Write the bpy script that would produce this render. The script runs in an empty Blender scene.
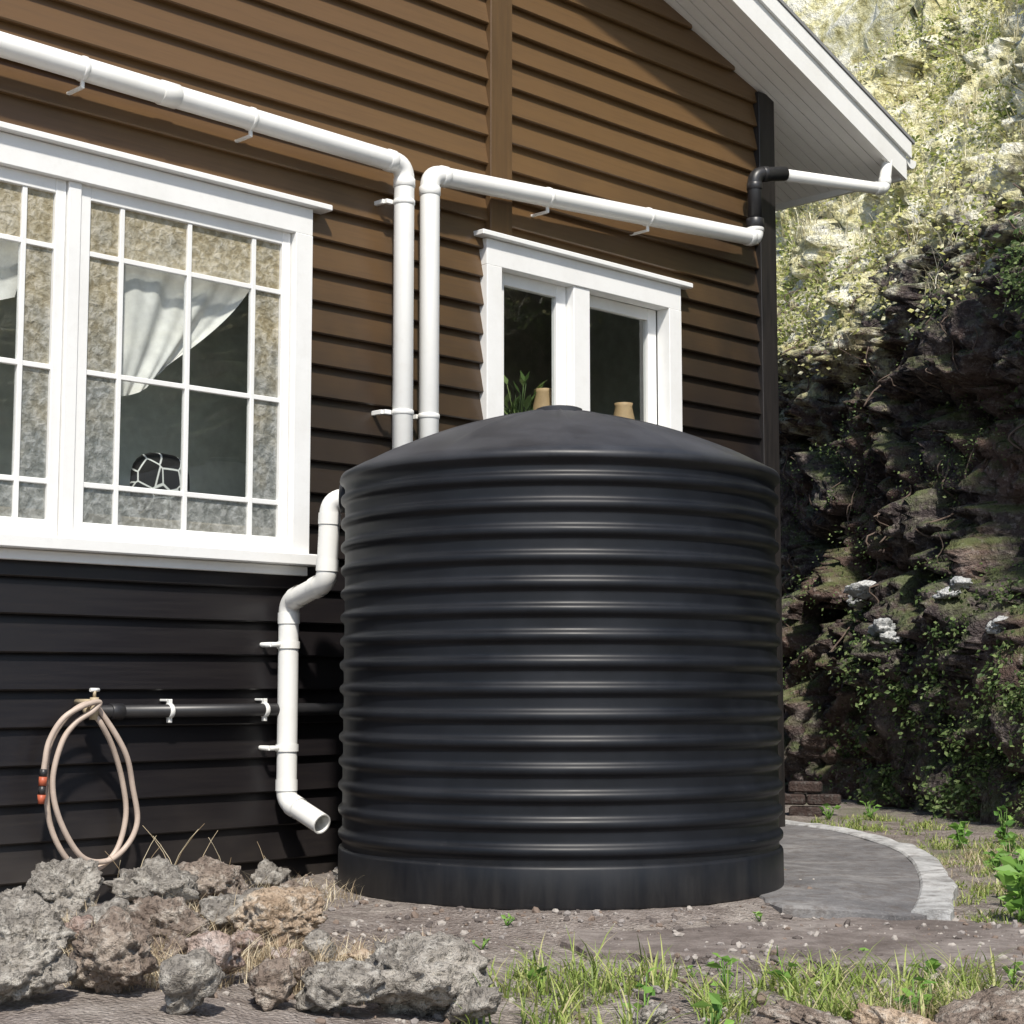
import bpy, math, random, bisect, bmesh
from mathutils import Vector, Matrix, noise
random.seed(7)
R=random.random
def U(a,b): return a+(b-a)*random.random()

# ------------------------------------------------------------------ helpers
def link(ob,parent=None):
    bpy.context.scene.collection.objects.link(ob)
    if parent: ob.parent=parent
    return ob
class MB:
    """mesh builder"""
    def __init__(s): s.v=[]; s.f=[]; s.m=[]; s.sm=[]
    def add(s,vs,fs,mi=0,smooth=False):
        o=len(s.v); s.v+= [tuple(v) for v in vs]
        for f in fs: s.f.append(tuple(i+o for i in f)); s.m.append(mi); s.sm.append(smooth)
    def box(s,x0,x1,y0,y1,z0,z1,mi=0,b=0.0):
        if b<=0:
            vs=[(x,y,z) for x in(x0,x1) for y in(y0,y1) for z in(z0,z1)]
            s.add(vs,[(0,1,3,2),(4,6,7,5),(0,4,5,1),(2,3,7,6),(0,2,6,4),(1,5,7,3)],mi); return
        vs=[];fs=[];c={}
        for ix,x in enumerate((x0,x1)):
            for iy,y in enumerate((y0,y1)):
                for iz,z in enumerate((z0,z1)):
                    sx=1 if ix==0 else -1; sy=1 if iy==0 else -1; sz=1 if iz==0 else -1
                    c[(ix,iy,iz,0)]=len(vs); vs.append((x,y+sy*b,z+sz*b))
                    c[(ix,iy,iz,1)]=len(vs); vs.append((x+sx*b,y,z+sz*b))
                    c[(ix,iy,iz,2)]=len(vs); vs.append((x+sx*b,y+sy*b,z))
        for i in (0,1):
            fs.append([c[(i,0,0,0)],c[(i,0,1,0)],c[(i,1,1,0)],c[(i,1,0,0)]])
            fs.append([c[(0,i,0,1)],c[(0,i,1,1)],c[(1,i,1,1)],c[(1,i,0,1)]])
            fs.append([c[(0,0,i,2)],c[(0,1,i,2)],c[(1,1,i,2)],c[(1,0,i,2)]])
        for i in (0,1):
            for j in (0,1):
                fs.append([c[(i,j,0,0)],c[(i,j,1,0)],c[(i,j,1,1)],c[(i,j,0,1)]])
                fs.append([c[(i,0,j,0)],c[(i,1,j,0)],c[(i,1,j,2)],c[(i,0,j,2)]])
                fs.append([c[(0,i,j,1)],c[(1,i,j,1)],c[(1,i,j,2)],c[(0,i,j,2)]])
        for i in (0,1):
            for j in (0,1):
                for k in (0,1): fs.append([c[(i,j,k,0)],c[(i,j,k,1)],c[(i,j,k,2)]])
        s.add(vs,fs,mi)
    def tube(s,pts,r,seg=24,mi=0,caps=True,rad=None):
        pts=[Vector(p) for p in pts]; n=len(pts)
        T=[]
        for i in range(n):
            a=pts[max(i-1,0)]; b=pts[min(i+1,n-1)]; T.append((b-a).normalized())
        up=Vector((0,0,1)) if abs(T[0].z)<.9 else Vector((1,0,0))
        nn=(up-T[0]*up.dot(T[0])).normalized(); vs=[]
        for i in range(n):
            nn=(nn-T[i]*nn.dot(T[i])).normalized(); bb=T[i].cross(nn); rr=rad[i] if rad else r
            for k in range(seg):
                a=2*math.pi*k/seg; vs.append(pts[i]+nn*math.cos(a)*rr+bb*math.sin(a)*rr)
        fs=[]
        for i in range(n-1):
            for k in range(seg):
                k2=(k+1)%seg; fs.append((i*seg+k,i*seg+k2,(i+1)*seg+k2,(i+1)*seg+k))
        s.add(vs,fs,mi,True)
        if caps:
            o=len(s.v)-len(vs)
            s.f.append(tuple(o+k for k in range(seg))[::-1]); s.m.append(mi); s.sm.append(False)
            s.f.append(tuple(o+(n-1)*seg+k for k in range(seg))); s.m.append(mi); s.sm.append(False)
    def obj(s,name,mats,parent=None,loc=None,rz=None,recalc=True):
        me=bpy.data.meshes.new(name); me.from_pydata(s.v,[],s.f)
        for m in (mats if isinstance(mats,(list,tuple)) else [mats]): me.materials.append(m)
        me.polygons.foreach_set('material_index',s.m); me.polygons.foreach_set('use_smooth',s.sm)
        if recalc:
            bm=bmesh.new(); bm.from_mesh(me); bmesh.ops.recalc_face_normals(bm,faces=bm.faces); bm.to_mesh(me); bm.free()
        me.update()
        ob=bpy.data.objects.new(name,me); link(ob,parent)
        if loc is not None: ob.location=loc
        if rz is not None: ob.rotation_euler[2]=rz
        return ob
def fillet(pts,rad,n=8):
    pts=[Vector(p) for p in pts]; out=[pts[0]]; marks=[]
    for i in range(1,len(pts)-1):
        p=pts[i]; a=(pts[i-1]-p).normalized(); b=(pts[i+1]-p).normalized()
        ang=a.angle(b); d=min(rad/math.tan(ang/2),(pts[i-1]-p).length*.49,(pts[i+1]-p).length*.49)
        p0=p+a*d; p2=p+b*d
        for k in range(n+1):
            t=k/n; out.append(p0*(1-t)**2+p*2*t*(1-t)+p2*t*t)
        marks.append((p0,a)); marks.append((p2,b))
    out.append(pts[-1]); return out,marks
def catmull(P,n=10):
    P=[Vector(p) for p in P]; Q=[P[0]]+P+[P[-1]]; out=[]
    for i in range(1,len(Q)-2):
        for k in range(n):
            t=k/n; a,b,c,d=Q[i-1],Q[i],Q[i+1],Q[i+2]
            out.append(.5*((2*b)+(c-a)*t+(2*a-5*b+4*c-d)*t*t+(3*b-a-3*c+d)*t**3))
    out.append(P[-1]); return out

# ------------------------------------------------------------------ materials
class NT:
    def __init__(s,name):
        s.mat=bpy.data.materials.new(name); s.mat.use_nodes=True; s.t=s.mat.node_tree; s.p=s.t.nodes['Principled BSDF']; s.out=s.t.nodes['Material Output']
    def n(s,typ,**kw):
        x=s.t.nodes.new(typ)
        for k,v in kw.items(): setattr(x,k,v)
        return x
    def l(s,a,b): s.t.links.new(a,b)
    def coord(s,kind='Object'): return s.n('ShaderNodeTexCoord').outputs[kind]
    def noise(s,scale,detail=5,rough=.6,vec=None,dist=0):
        x=s.n('ShaderNodeTexNoise'); x.inputs['Scale'].default_value=scale; x.inputs['Detail'].default_value=min(detail,5); x.inputs['Roughness'].default_value=rough; x.inputs['Distortion'].default_value=dist
        s.l(vec or s.coord(),x.inputs['Vector']); return x.outputs['Fac']
    def vor(s,scale,feature='F1',vec=None):
        x=s.n('ShaderNodeTexVoronoi',feature=feature); x.inputs['Scale'].default_value=scale; s.l(vec or s.coord(),x.inputs['Vector']); return x
    def ramp(s,fac,stops):
        x=s.n('ShaderNodeValToRGB'); e=x.color_ramp.elements
        while len(e)<len(stops): e.new(.5)
        for i,(p,c) in enumerate(stops):
            e[i].position=p; e[i].color=(c[0],c[1],c[2],1) if isinstance(c,(tuple,list)) else (c,c,c,1)
        s.l(fac,x.inputs['Fac']); return x.outputs['Color']
    def mix(s,fac,a,b,blend='MIX'):
        x=s.n('ShaderNodeMix',data_type='RGBA',blend_type=blend)
        for idx,v in ((0,fac),(6,a),(7,b)):
            if isinstance(v,bpy.types.NodeSocket): s.l(v,x.inputs[idx])
            elif idx==0: x.inputs[0].default_value=v
            else: x.inputs[idx].default_value=(v[0],v[1],v[2],1)
        return x.outputs[2]
    def math(s,op,a,b=None):
        x=s.n('ShaderNodeMath',operation=op)
        for i,v in enumerate((a,b)):
            if v is None: continue
            if isinstance(v,bpy.types.NodeSocket): s.l(v,x.inputs[i])
            else: x.inputs[i].default_value=v
        return x.outputs[0]
    def mapr(s,v,a,b,c=0,d=1):
        x=s.n('ShaderNodeMapRange'); s.l(v,x.inputs[0])
        for i,q in enumerate((a,b,c,d)): x.inputs[i+1].default_value=q
        return x.outputs[0]
    def sep(s,vec=None):
        x=s.n('ShaderNodeSeparateXYZ'); s.l(vec or s.coord(),x.inputs[0]); return x.outputs
    def mapping(s,scale,vec=None):
        x=s.n('ShaderNodeMapping'); x.inputs['Scale'].default_value=scale; s.l(vec or s.coord(),x.inputs[0]); return x.outputs[0]
    def bump(s,h,strength=.5,dist=.01,normal=None):
        x=s.n('ShaderNodeBump'); x.inputs['Strength'].default_value=strength; x.inputs['Distance'].default_value=dist; s.l(h,x.inputs['Height'])
        if normal: s.l(normal,x.inputs['Normal'])
        return x.outputs[0]
    def fin(s,col=None,rough=.6,spec=.5,normal=None,**kw):
        if col is not None:
            if isinstance(col,bpy.types.NodeSocket): s.l(col,s.p.inputs['Base Color'])
            else: s.p.inputs['Base Color'].default_value=(*col,1)
        if isinstance(rough,bpy.types.NodeSocket): s.l(rough,s.p.inputs['Roughness'])
        else: s.p.inputs['Roughness'].default_value=rough
        s.p.inputs['Specular IOR Level'].default_value=spec
        if normal: s.l(normal,s.p.inputs['Normal'])
        return s.mat

def mk_paint(name,col,dirt,amt=.35,rough=.4):
    t=NT(name); n1=t.noise(3,8,.65); n2=t.noise(26,3,.6)
    c=t.mix(t.mapr(n1,.45,.8,0,amt),col,dirt); c=t.mix(t.mapr(n2,.55,.85,0,amt*.6),c,dirt)
    return t.fin(c,rough,.5,t.bump(n2,.15,.002))
M_white=mk_paint('white_paint',(.87,.87,.85),(.62,.60,.55),.3,.38)
M_soffit=mk_paint('soffit_paint',(.88,.88,.87),(.68,.67,.64),.3,.5)
M_pvc=mk_paint('white_pvc',(.87,.87,.84),(.68,.65,.57),.35,.3)
M_blackpipe=mk_paint('black_plastic_pipe',(.02,.02,.022),(.06,.055,.05),.4,.4)

def mk_siding():
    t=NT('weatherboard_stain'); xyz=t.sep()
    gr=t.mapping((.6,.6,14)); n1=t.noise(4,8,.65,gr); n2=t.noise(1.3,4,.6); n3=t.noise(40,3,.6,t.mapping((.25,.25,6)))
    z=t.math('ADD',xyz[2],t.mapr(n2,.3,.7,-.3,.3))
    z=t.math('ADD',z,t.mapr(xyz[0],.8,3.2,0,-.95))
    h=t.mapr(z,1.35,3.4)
    c=t.ramp(h,[(0,(.010,.0085,.0095)),(.35,(.030,.020,.013)),(1,(.132,.074,.030))])  # brown above, near black below: the wall's light and shade put into colour
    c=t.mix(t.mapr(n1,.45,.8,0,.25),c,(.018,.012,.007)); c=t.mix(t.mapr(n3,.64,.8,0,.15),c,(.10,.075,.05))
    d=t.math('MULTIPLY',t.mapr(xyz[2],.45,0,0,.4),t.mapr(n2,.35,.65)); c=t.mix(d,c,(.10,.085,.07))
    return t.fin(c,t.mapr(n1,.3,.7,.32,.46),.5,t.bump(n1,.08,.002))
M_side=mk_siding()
def mk_trim(name,c1,c2):
    t=NT(name); n1=t.noise(5,5,.6,t.mapping((8,8,.6)))
    return t.fin(t.mix(t.mapr(n1,.3,.7),c1,c2),.45,.45,t.bump(n1,.1,.002))
M_batten=mk_trim('batten_stain',(.095,.055,.025),(.125,.072,.031))
M_corner=mk_trim('corner_board_paint',(.012,.011,.011),(.03,.026,.024))
def mk_tank():
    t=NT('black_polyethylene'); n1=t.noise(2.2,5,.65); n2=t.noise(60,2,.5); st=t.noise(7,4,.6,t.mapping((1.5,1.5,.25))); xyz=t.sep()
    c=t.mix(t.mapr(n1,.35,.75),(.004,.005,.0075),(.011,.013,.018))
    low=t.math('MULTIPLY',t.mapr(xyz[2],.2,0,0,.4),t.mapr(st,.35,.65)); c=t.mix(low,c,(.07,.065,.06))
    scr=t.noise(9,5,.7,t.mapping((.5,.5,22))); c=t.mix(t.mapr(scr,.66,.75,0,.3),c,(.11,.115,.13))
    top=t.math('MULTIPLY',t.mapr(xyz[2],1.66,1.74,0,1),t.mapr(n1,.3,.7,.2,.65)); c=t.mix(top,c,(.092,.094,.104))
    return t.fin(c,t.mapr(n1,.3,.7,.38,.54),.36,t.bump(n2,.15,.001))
M_tank=mk_tank()
def mk_rock(name,a,b,c,lich=(.5,.5,.46),pitk=.7):
    t=NT(name); n1=t.noise(5,5,.65); n2=t.noise(22,5,.7); n3=t.noise(70,4,.7); n4=t.noise(2.2,3,.5)
    col=t.ramp(n1,[(.3,a),(.52,b),(.72,c)]); col=t.mix(t.mapr(n2,.50,.68,0,.8),col,lich)
    pit=t.mapr(n3,.30,.46); col=t.mix(t.math('MULTIPLY',t.math('SUBTRACT',1.0,pit),t.mapr(n4,.35,.65,.2,pitk)),col,tuple(x*.25 for x in a))
    h=t.math('ADD',t.math('MULTIPLY',n2,1.6),t.math('MULTIPLY',pit,.35)); h=t.math('ADD',h,n3)
    return t.fin(col,.9,.25,t.bump(h,.9,.02))
M_rock=[mk_rock('volcanic_rock_grey',(.15,.135,.12),(.34,.31,.27),(.53,.49,.43),(.60,.57,.51)),
        mk_rock('volcanic_rock_brown',(.13,.095,.075),(.30,.24,.195),(.48,.41,.34),(.58,.53,.46)),
        mk_rock('rock_tan',(.28,.19,.12),(.52,.40,.29),(.66,.57,.45),(.70,.65,.57)),
        mk_rock('rock_pink',(.25,.17,.14),(.43,.33,.28),(.58,.49,.44),(.65,.60,.55)),
        mk_rock('rock_pale',(.45,.47,.47),(.65,.66,.66),(.78,.78,.78),(.85,.85,.83),.3)]
def mk_cliff():
    t=NT('cliff_rock'); xyz=t.sep(); n1=t.noise(.9,5,.68); n2=t.noise(5,5,.7); n3=t.noise(24,4,.7); v=t.vor(9)
    n0=t.noise(.45,3,.55); ns=t.noise(6,5,.7,t.mapping((1.2,1.2,.35)))
    base=t.ramp(n2,[(.3,(.046,.036,.038)),(.5,(.125,.102,.100)),(.70,(.30,.255,.235))])
    base=t.mix(t.mapr(ns,.5,.66,0,.65),base,(.036,.027,.030))
    base=t.mix(t.mapr(n1,.48,.60,0,.55),base,(.20,.125,.095))
    base=t.mix(t.mapr(n3,.55,.68,0,.55),base,(.46,.41,.37))
    geo=t.n('ShaderNodeNewGeometry'); nz=t.sep(geo.outputs['Normal'])[2]
    moss=t.math('MULTIPLY',t.mapr(nz,.0,.6),t.mapr(n2,.40,.55)); base=t.mix(t.math('MULTIPLY',moss,.65),base,(.10,.15,.035))
    zz=t.math('ADD',xyz[2],t.mapr(n0,.3,.7,-.8,.8)); zz=t.math('ADD',zz,t.mapr(n2,.3,.7,-.7,.7)); zz=t.math('ADD',zz,t.mapr(ns,.3,.7,-.7,.7))
    topc=t.ramp(t.noise(3.2,5,.72),[(.26,(.12,.09,.05)),(.36,(.40,.36,.15)),(.47,(.76,.72,.42)),(.58,(.92,.90,.76))])  # pale dry growth, with strong hilltop sunlight put into its colour
    base=t.mix(t.mapr(zz,3.6,4.7),base,topc)
    h=t.math('ADD',n3,t.math('MULTIPLY',v.outputs['Distance'],.8)); h=t.math('ADD',h,t.math('MULTIPLY',n2,1.5)); h=t.math('ADD',h,ns)
    return t.fin(base,.92,.2,t.bump(h,1.0,.05))
M_cliff=mk_cliff()
def mk_leaf(name,stops,trans=.35):
    t=NT(name); g=t.n('ShaderNodeNewGeometry'); c=t.ramp(g.outputs['Random Per Island'],stops)
    t.fin(c,.5,.35); tr=t.n('ShaderNodeBsdfTranslucent'); t.l(c,tr.inputs[0]); mx=t.n('ShaderNodeMixShader'); mx.inputs[0].default_value=trans
    t.l(t.p.outputs[0],mx.inputs[1]); t.l(tr.outputs[0],mx.inputs[2]); t.l(mx.outputs[0],t.out.inputs[0]); return t.mat
M_leaf=mk_leaf('creeper_leaf',[(0,(.04,.075,.02)),(.5,(.12,.19,.06)),(1,(.30,.38,.15))])
M_leafmid=mk_leaf('scrub_leaf',[(0,(.10,.14,.03)),(.5,(.31,.37,.09)),(1,(.56,.58,.22))])
M_leafpale=mk_leaf('sunny_leaf',[(0,(.40,.42,.11)),(.4,(.70,.68,.27)),(.75,(.87,.84,.52)),(1,(.90,.88,.72))])  # leaf colours lightened to carry the sun glare on the hilltop
M_grass=mk_leaf('grass_blade',[(0,(.12,.18,.04)),(.5,(.30,.40,.09)),(.85,(.48,.52,.18)),(1,(.62,.54,.32))])
M_dry=mk_leaf('dry_grass',[(0,(.30,.22,.13)),(.6,(.56,.46,.31)),(1,(.75,.67,.48))],.2)
M_drypale=mk_leaf('sunlit_dry_grass',[(0,(.48,.41,.22)),(.6,(.78,.72,.50)),(1,(.89,.86,.72))],.25)  # dry grass, paler because hilltop sunlight is painted into it
M_weed=mk_leaf('weed_leaf',[(0,(.09,.21,.04)),(1,(.28,.48,.10))])
def mk_ground():
    t=NT('dirt_ground'); n1=t.noise(1.4,5,.65); n2=t.noise(9,5,.7); n3=t.noise(55,4,.7); v=t.vor(75); v2=t.vor(30)
    c=t.ramp(n2,[(.3,(.14,.115,.10)),(.5,(.30,.258,.23)),(.7,(.47,.415,.375))])
    c=t.mix(t.mapr(n1,.40,.55,.45,0),c,(.14,.11,.095))
    c=t.mix(t.mapr(n3,.52,.7,0,.6),c,(.50,.45,.41)); c=t.mix(t.mapr(v2.outputs['Distance'],.12,.0,0,.6),c,(.06,.045,.035))
    xyz=t.sep()
    moss=t.math('MULTIPLY',t.mapr(n1,.46,.6),t.mapr(n2,.35,.6)); rt=t.mapr(t.math('ADD',xyz[0],t.mapr(n1,.3,.7,-.5,.5)),1.7,2.4,.1,.8)
    c=t.mix(t.math('MULTIPLY',moss,rt),c,(.10,.13,.04))
    h=t.math('ADD',n3,t.math('MULTIPLY',v.outputs['Distance'],-.9)); h=t.math('ADD',h,n2)
    return t.fin(c,.95,.2,t.bump(h,.9,.02))
M_ground=mk_ground()
def mk_conc(name,a,b,c,k=1):
    t=NT(name); n1=t.noise(2.3,5,.7); n2=t.noise(14,5,.7); n3=t.noise(90,3,.7)
    col=t.ramp(n1,[(.3,a),(.5,b),(.7,c)]); col=t.mix(t.mapr(n2,.46,.64,0,.65*k),col,(.10,.083,.073)); col=t.mix(t.mapr(n3,.55,.75,0,.4),col,(.42,.4,.37))
    h=t.math('ADD',n3,t.math('MULTIPLY',n2,2)); return t.fin(col,.85,.3,t.bump(h,.6,.008))
M_conc=mk_conc('concrete',(.085,.082,.085),(.17,.165,.165),(.28,.27,.26))
M_edge=mk_conc('concrete_edge',(.26,.26,.255),(.46,.46,.45),(.6,.59,.57),.9)  # paler than the path: light caught by the edge is painted in
M_conc2=mk_conc('dirty_concrete',(.10,.08,.07),(.19,.16,.145),(.30,.265,.24))
def mk_plain(name,c,r=.6):
    t=NT(name); n=t.noise(12,4,.6); return t.fin(t.mix(t.mapr(n,.3,.7),c,tuple(x*.75 for x in c)),r,.4,t.bump(n,.2,.003))
M_hose=mk_plain('hose_rubber',(.58,.47,.39),.45)
M_orange=mk_plain('hose_connector_orange',(.5,.12,.06),.45)
M_room=mk_plain('room_plaster',(.74,.80,.75),.8); M_floor=mk_plain('room_timber',(.5,.43,.34)); M_dark=mk_plain('dark_partition',(.28,.27,.22),.8)  # last one: partition coloured dark so the small window looks dim
M_cloth=mk_plain('curtain_cloth',(.86,.84,.80),.9)
M_tan=mk_plain('tan_ceramic',(.55,.38,.21),.6)
M_roof=mk_plain('roof_metal',(.3,.3,.3),.4); M_brick=mk_rock('brick_clay',(.04,.028,.026),(.08,.055,.048),(.12,.09,.08),(.15,.14,.13))
M_metal=mk_plain('brass_fitting',(.55,.45,.3),.35)
def mk_cushion():
    t=NT('cushion_print'); v=t.vor(9,'DISTANCE_TO_EDGE'); return t.fin(t.mix(t.mapr(v.outputs['Distance'],.02,.04),(.75,.75,.72),(.012,.012,.012)),.9)
M_cush=mk_cushion()
def mk_glass():
    t=NT('window_glass'); lw=t.n('ShaderNodeLayerWeight'); lw.inputs[0].default_value=.5
    fr=t.math('ADD',t.math('MULTIPLY',t.math('POWER',lw.outputs['Facing'],4.0),.85),.12)
    tr=t.n('ShaderNodeBsdfTransparent'); tr.inputs[0].default_value=(.93,.96,.95,1); gl=t.n('ShaderNodeBsdfGlossy'); gl.inputs['Roughness'].default_value=.02
    n=t.noise(1.5,2,.5); t.l(t.bump(n,.12,.02),gl.inputs['Normal'])
    mx=t.n('ShaderNodeMixShader'); t.l(fr,mx.inputs[0]); t.l(tr.outputs[0],mx.inputs[1]); t.l(gl.outputs[0],mx.inputs[2]); t.l(mx.outputs[0],t.out.inputs[0]); return t.mat
M_glass=mk_glass()
def mk_obs():
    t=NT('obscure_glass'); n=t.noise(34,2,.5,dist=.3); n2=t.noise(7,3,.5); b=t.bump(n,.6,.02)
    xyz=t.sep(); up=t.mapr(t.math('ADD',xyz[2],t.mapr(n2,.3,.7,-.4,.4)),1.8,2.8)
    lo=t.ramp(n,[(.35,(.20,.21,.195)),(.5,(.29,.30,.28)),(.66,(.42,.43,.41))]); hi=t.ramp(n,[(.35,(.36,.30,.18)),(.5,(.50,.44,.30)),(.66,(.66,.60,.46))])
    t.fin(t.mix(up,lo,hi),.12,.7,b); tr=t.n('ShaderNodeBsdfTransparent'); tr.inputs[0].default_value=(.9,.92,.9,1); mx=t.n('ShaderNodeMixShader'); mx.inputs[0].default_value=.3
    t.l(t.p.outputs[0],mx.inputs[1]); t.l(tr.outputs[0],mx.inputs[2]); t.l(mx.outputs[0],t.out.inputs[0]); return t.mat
M_obs=mk_obs()

# ------------------------------------------------------------------ house (local x along wall, -y outward)
HO=Vector((-.67,8.18,0)); HR=math.radians(45)
house=bpy.data.objects.new('weatherboard_house',None); link(house); house.location=HO; house.rotation_euler[2]=HR
XR=3.21; XL=-6.6; RIDGE=-1.7; DEPTH=6.5
def rb(s):
    return 4.53+.37*(3.22-s) if s>RIDGE else 4.53+.37*(3.22-(2*RIDGE-s))
openings=[(-2.86,-.48,1.44,3.06),(.75,2.23,1.98,3.12)]
PITCH=.152; Z0=-.22
def boards(mb,x0,x1,zmax,ops,mapf,roof=None):
    zb=Z0; k=0
    while zb<zmax:
        z1=min(zb+PITCH,zmax); a,b=x0,x1
        if roof:
            zz=zb+.02
            if zz>rb(XR): b=3.22-(zz-4.53)/.37
            lx=2*RIDGE-b
            a=max(x0,lx) if zz>rb(XR) else x0
        if b-a<.1: break
        jit=U(-.002,.003); rects=[(a,b,zb,z1)]
        for (oa,ob,oz0,oz1) in ops:
            new=[]
            for (p,q,c,d) in rects:
                if q<=oa or p>=ob or d<=oz0 or c>=oz1: new.append((p,q,c,d)); continue
                if p<oa: new.append((p,oa,c,d))
                if q>ob: new.append((ob,q,c,d))
                if c<oz0: new.append((max(p,oa),min(q,ob),c,oz0))
                if d>oz1: new.append((max(p,oa),min(q,ob),oz1,d))
            rects=new
        for (p,q,c,d) in rects:
            n=max(1,int((q-p)/.35)); vs=[]; fs=[]
            for i in range(n+1):
                x=p+(q-p)*i/n
                w=.003*noise.noise(Vector((x*1.1,k*3.7,0))); wo=.003*noise.noise(Vector((x*.8,k*5.1,9)))
                off=lambda z:.005+.034*(1-(z-zb)/PITCH)+jit+wo
                bz=c-.006+w if c==zb else c
                vs+=[mapf(x,-.0,bz),mapf(x,off(c)-.006,bz),mapf(x,off(c),bz+.006),mapf(x,off(d),d+(w if d==z1 else 0)),mapf(x,0,d)]
            for i in range(n):
                for j in range(4): fs.append((i*5+j,(i+1)*5+j,(i+1)*5+j+1,i*5+j+1))
            fs.append((0,1,2,3,4)); fs.append(tuple(n*5+j for j in (4,3,2,1,0)))
            mb.add(vs,fs)
        zb+=PITCH; k+=1
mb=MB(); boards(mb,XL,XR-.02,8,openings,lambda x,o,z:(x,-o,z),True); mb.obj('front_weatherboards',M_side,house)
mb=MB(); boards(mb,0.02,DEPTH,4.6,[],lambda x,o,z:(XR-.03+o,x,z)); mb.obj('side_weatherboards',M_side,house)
mb=MB()
def wallpanel(y0,y1,ops,mi):
    xs=sorted({XL,XR-.04}|{o[0] for o in ops}|{o[1] for o in ops})
    for i in range(len(xs)-1):
        a,b=xs[i],xs[i+1]; op=[o for o in ops if o[0]<=a and o[1]>=b]
        if op: mb.box(a,b,y0,y1,-.3,op[0][2],mi); mb.box(a,b,y0,y1,op[0][3],4.5,mi)
        else: mb.box(a,b,y0,y1,-.3,4.5,mi)
wallpanel(.002,.10,openings,0)
mb.add([(XL,.05,4.5),(XR-.04,.05,4.5),(XR-.04,.05,rb(XR)+.05),(RIDGE,.05,rb(RIDGE)+.05),(XL,.05,rb(XR)+.05)],[(0,1,2,3,4)],0)
mb.box(XL,XR-.04,DEPTH,DEPTH+.1,-.3,4.5,0); mb.box(XL,XL+.1,.1,DEPTH,-.3,4.5,0); mb.box(XR-.14,XR-.035,.1,DEPTH,-.3,4.5,0)
mb.box(XL+.1,XR-.14,.1,DEPTH,1.05,1.15,1); mb.box(XL+.1,XR-.14,.1,DEPTH,3.45,3.5,0)
mb.box(XL+.1,.35,.80,.88,1.15,3.45,0); mb.box(.35,.43,.10,.88,1.15,3.45,0); mb.box(.43,XR-.14,1.4,1.48,1.15,3.45,2)
mb.obj('inner_walls',[M_room,M_floor,M_dark],house)
mb=MB(); mb.box(.735,.895,-.056,0,3.215,rb(.8)+.05,0,.003); mb.obj('vertical_batten',M_batten,house)
mb=MB(); mb.box(3.075,3.235,-.055,0.0,-.2,rb(3.2)+.02,0,.003); mb.box(3.2,3.25,.003,.12,-.2,4.5,0,.003); mb.obj('corner_board',M_corner,house)
OV=.42; EX=4.18
def slab(mb,xa,xb,y0,y1,t0,t1,mi):
    f=lambda x:4.53+.37*(3.22-x)
    vs=[(x,y,f(x)+t) for x in(xa,xb) for y in(y0,y1) for t in(t0,t1)]
    fs=[(0,1,3,2),(4,6,7,5),(0,4,5,1),(2,3,7,6),(0,2,6,4),(1,5,7,3)]
    mb.add(vs,fs,mi)
mb=MB(); n=5; w=(OV-.03)/n
for i in range(n):
    y0=-OV+.03+i*w; slab(mb,RIDGE,EX-.03,y0+.003,y0+w-.003,.0,.02,0)
slab(mb,RIDGE,EX-.03,-OV+.03,.0,.021,.03,0)
y=0.0
while y<DEPTH+.3: slab(mb,3.0,EX-.03,y+.003,y+.075,0,.02,0); y+=.078
mb.obj('soffit',M_soffit,house)
mb=MB(); slab(mb,RIDGE,EX,-OV,-OV+.028,-.03,.19,0); slab(mb,RIDGE,EX+.03,-OV-.022,-OV-.002,.13,.235,0)
mb.obj('barge_board',M_white,house)
mb=MB(); slab(mb,RIDGE,EX+.06,-OV-.03,DEPTH+.4,.24,.262,0)
f=lambda x:4.53+.37*(3.22-(2*RIDGE-x)); xa=2*RIDGE-EX
vs=[(x,yy,f(x)+t) for x in(xa,RIDGE) for yy in(-OV-.03,DEPTH+.4) for t in(.0,.262)]
mb.add(vs,[(0,1,3,2),(4,6,7,5),(0,4,5,1),(2,3,7,6),(0,2,6,4),(1,5,7,3)],0)
mb.obj('roof_sheet',M_roof,house)
ez=4.53+.37*(3.22-EX)
mb=MB(); mb.box(EX-.028,EX-.002,-OV+.03,DEPTH+.3,ez-.03,ez+.19,0,.002); mb.obj('fascia',M_white,house)
mb=MB(); vs=[];fs=[]; ns=10
for yy in (-OV+.0,DEPTH+.3):
    for k in range(ns+1):
        a=math.pi*k/ns; vs.append((EX+.06-.06*math.cos(a),yy,ez+.12-.06*math.sin(a)))
for k in range(ns): fs.append((k,k+1,ns+2+k,ns+1+k))
fs.append(tuple(range(ns+1))); mb.add(vs,fs,0); mb.obj('gutter',M_white,house)

# ---- windows
def casement(mb,x0,x1,z0,z1,yf,stile,rail,cols,rows,mw=.022,dep=.04,mi=0):
    mb.box(x0,x0+stile,yf,yf+dep,z0,z1,mi,.003); mb.box(x1-stile,x1,yf,yf+dep,z0,z1,mi,.003)
    mb.box(x0+stile,x1-stile,yf+.001,yf+dep-.001,z0,z0+rail,mi,.003); mb.box(x0+stile,x1-stile,yf+.001,yf+dep-.001,z1-rail*.85,z1,mi,.003)
    for c in cols: mb.box(c-mw/2,c+mw/2,yf+.006,yf+dep-.008,z0+rail,z1-rail*.85,mi,.002)
    for r in rows: mb.box(x0+stile,x1-stile,yf+.0075,yf+dep-.0095,r-mw/2,r+mw/2,mi,.002)
win=bpy.data.objects.new('leadlight_window',None); link(win,house)
mb=MB(); obs=MB(); gl=MB()
WL=-2.9; WR=-.44; zt=3.09; zb_=1.46
mb.box(WL,WL+.10,-.066,.03,zb_,zt-.13,0,.003); mb.box(WR-.10,WR,-.066,.03,zb_,zt-.13,0,.003)
mb.box(WL,WR,-.064,.03,zt-.13,zt,0,.003)
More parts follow.
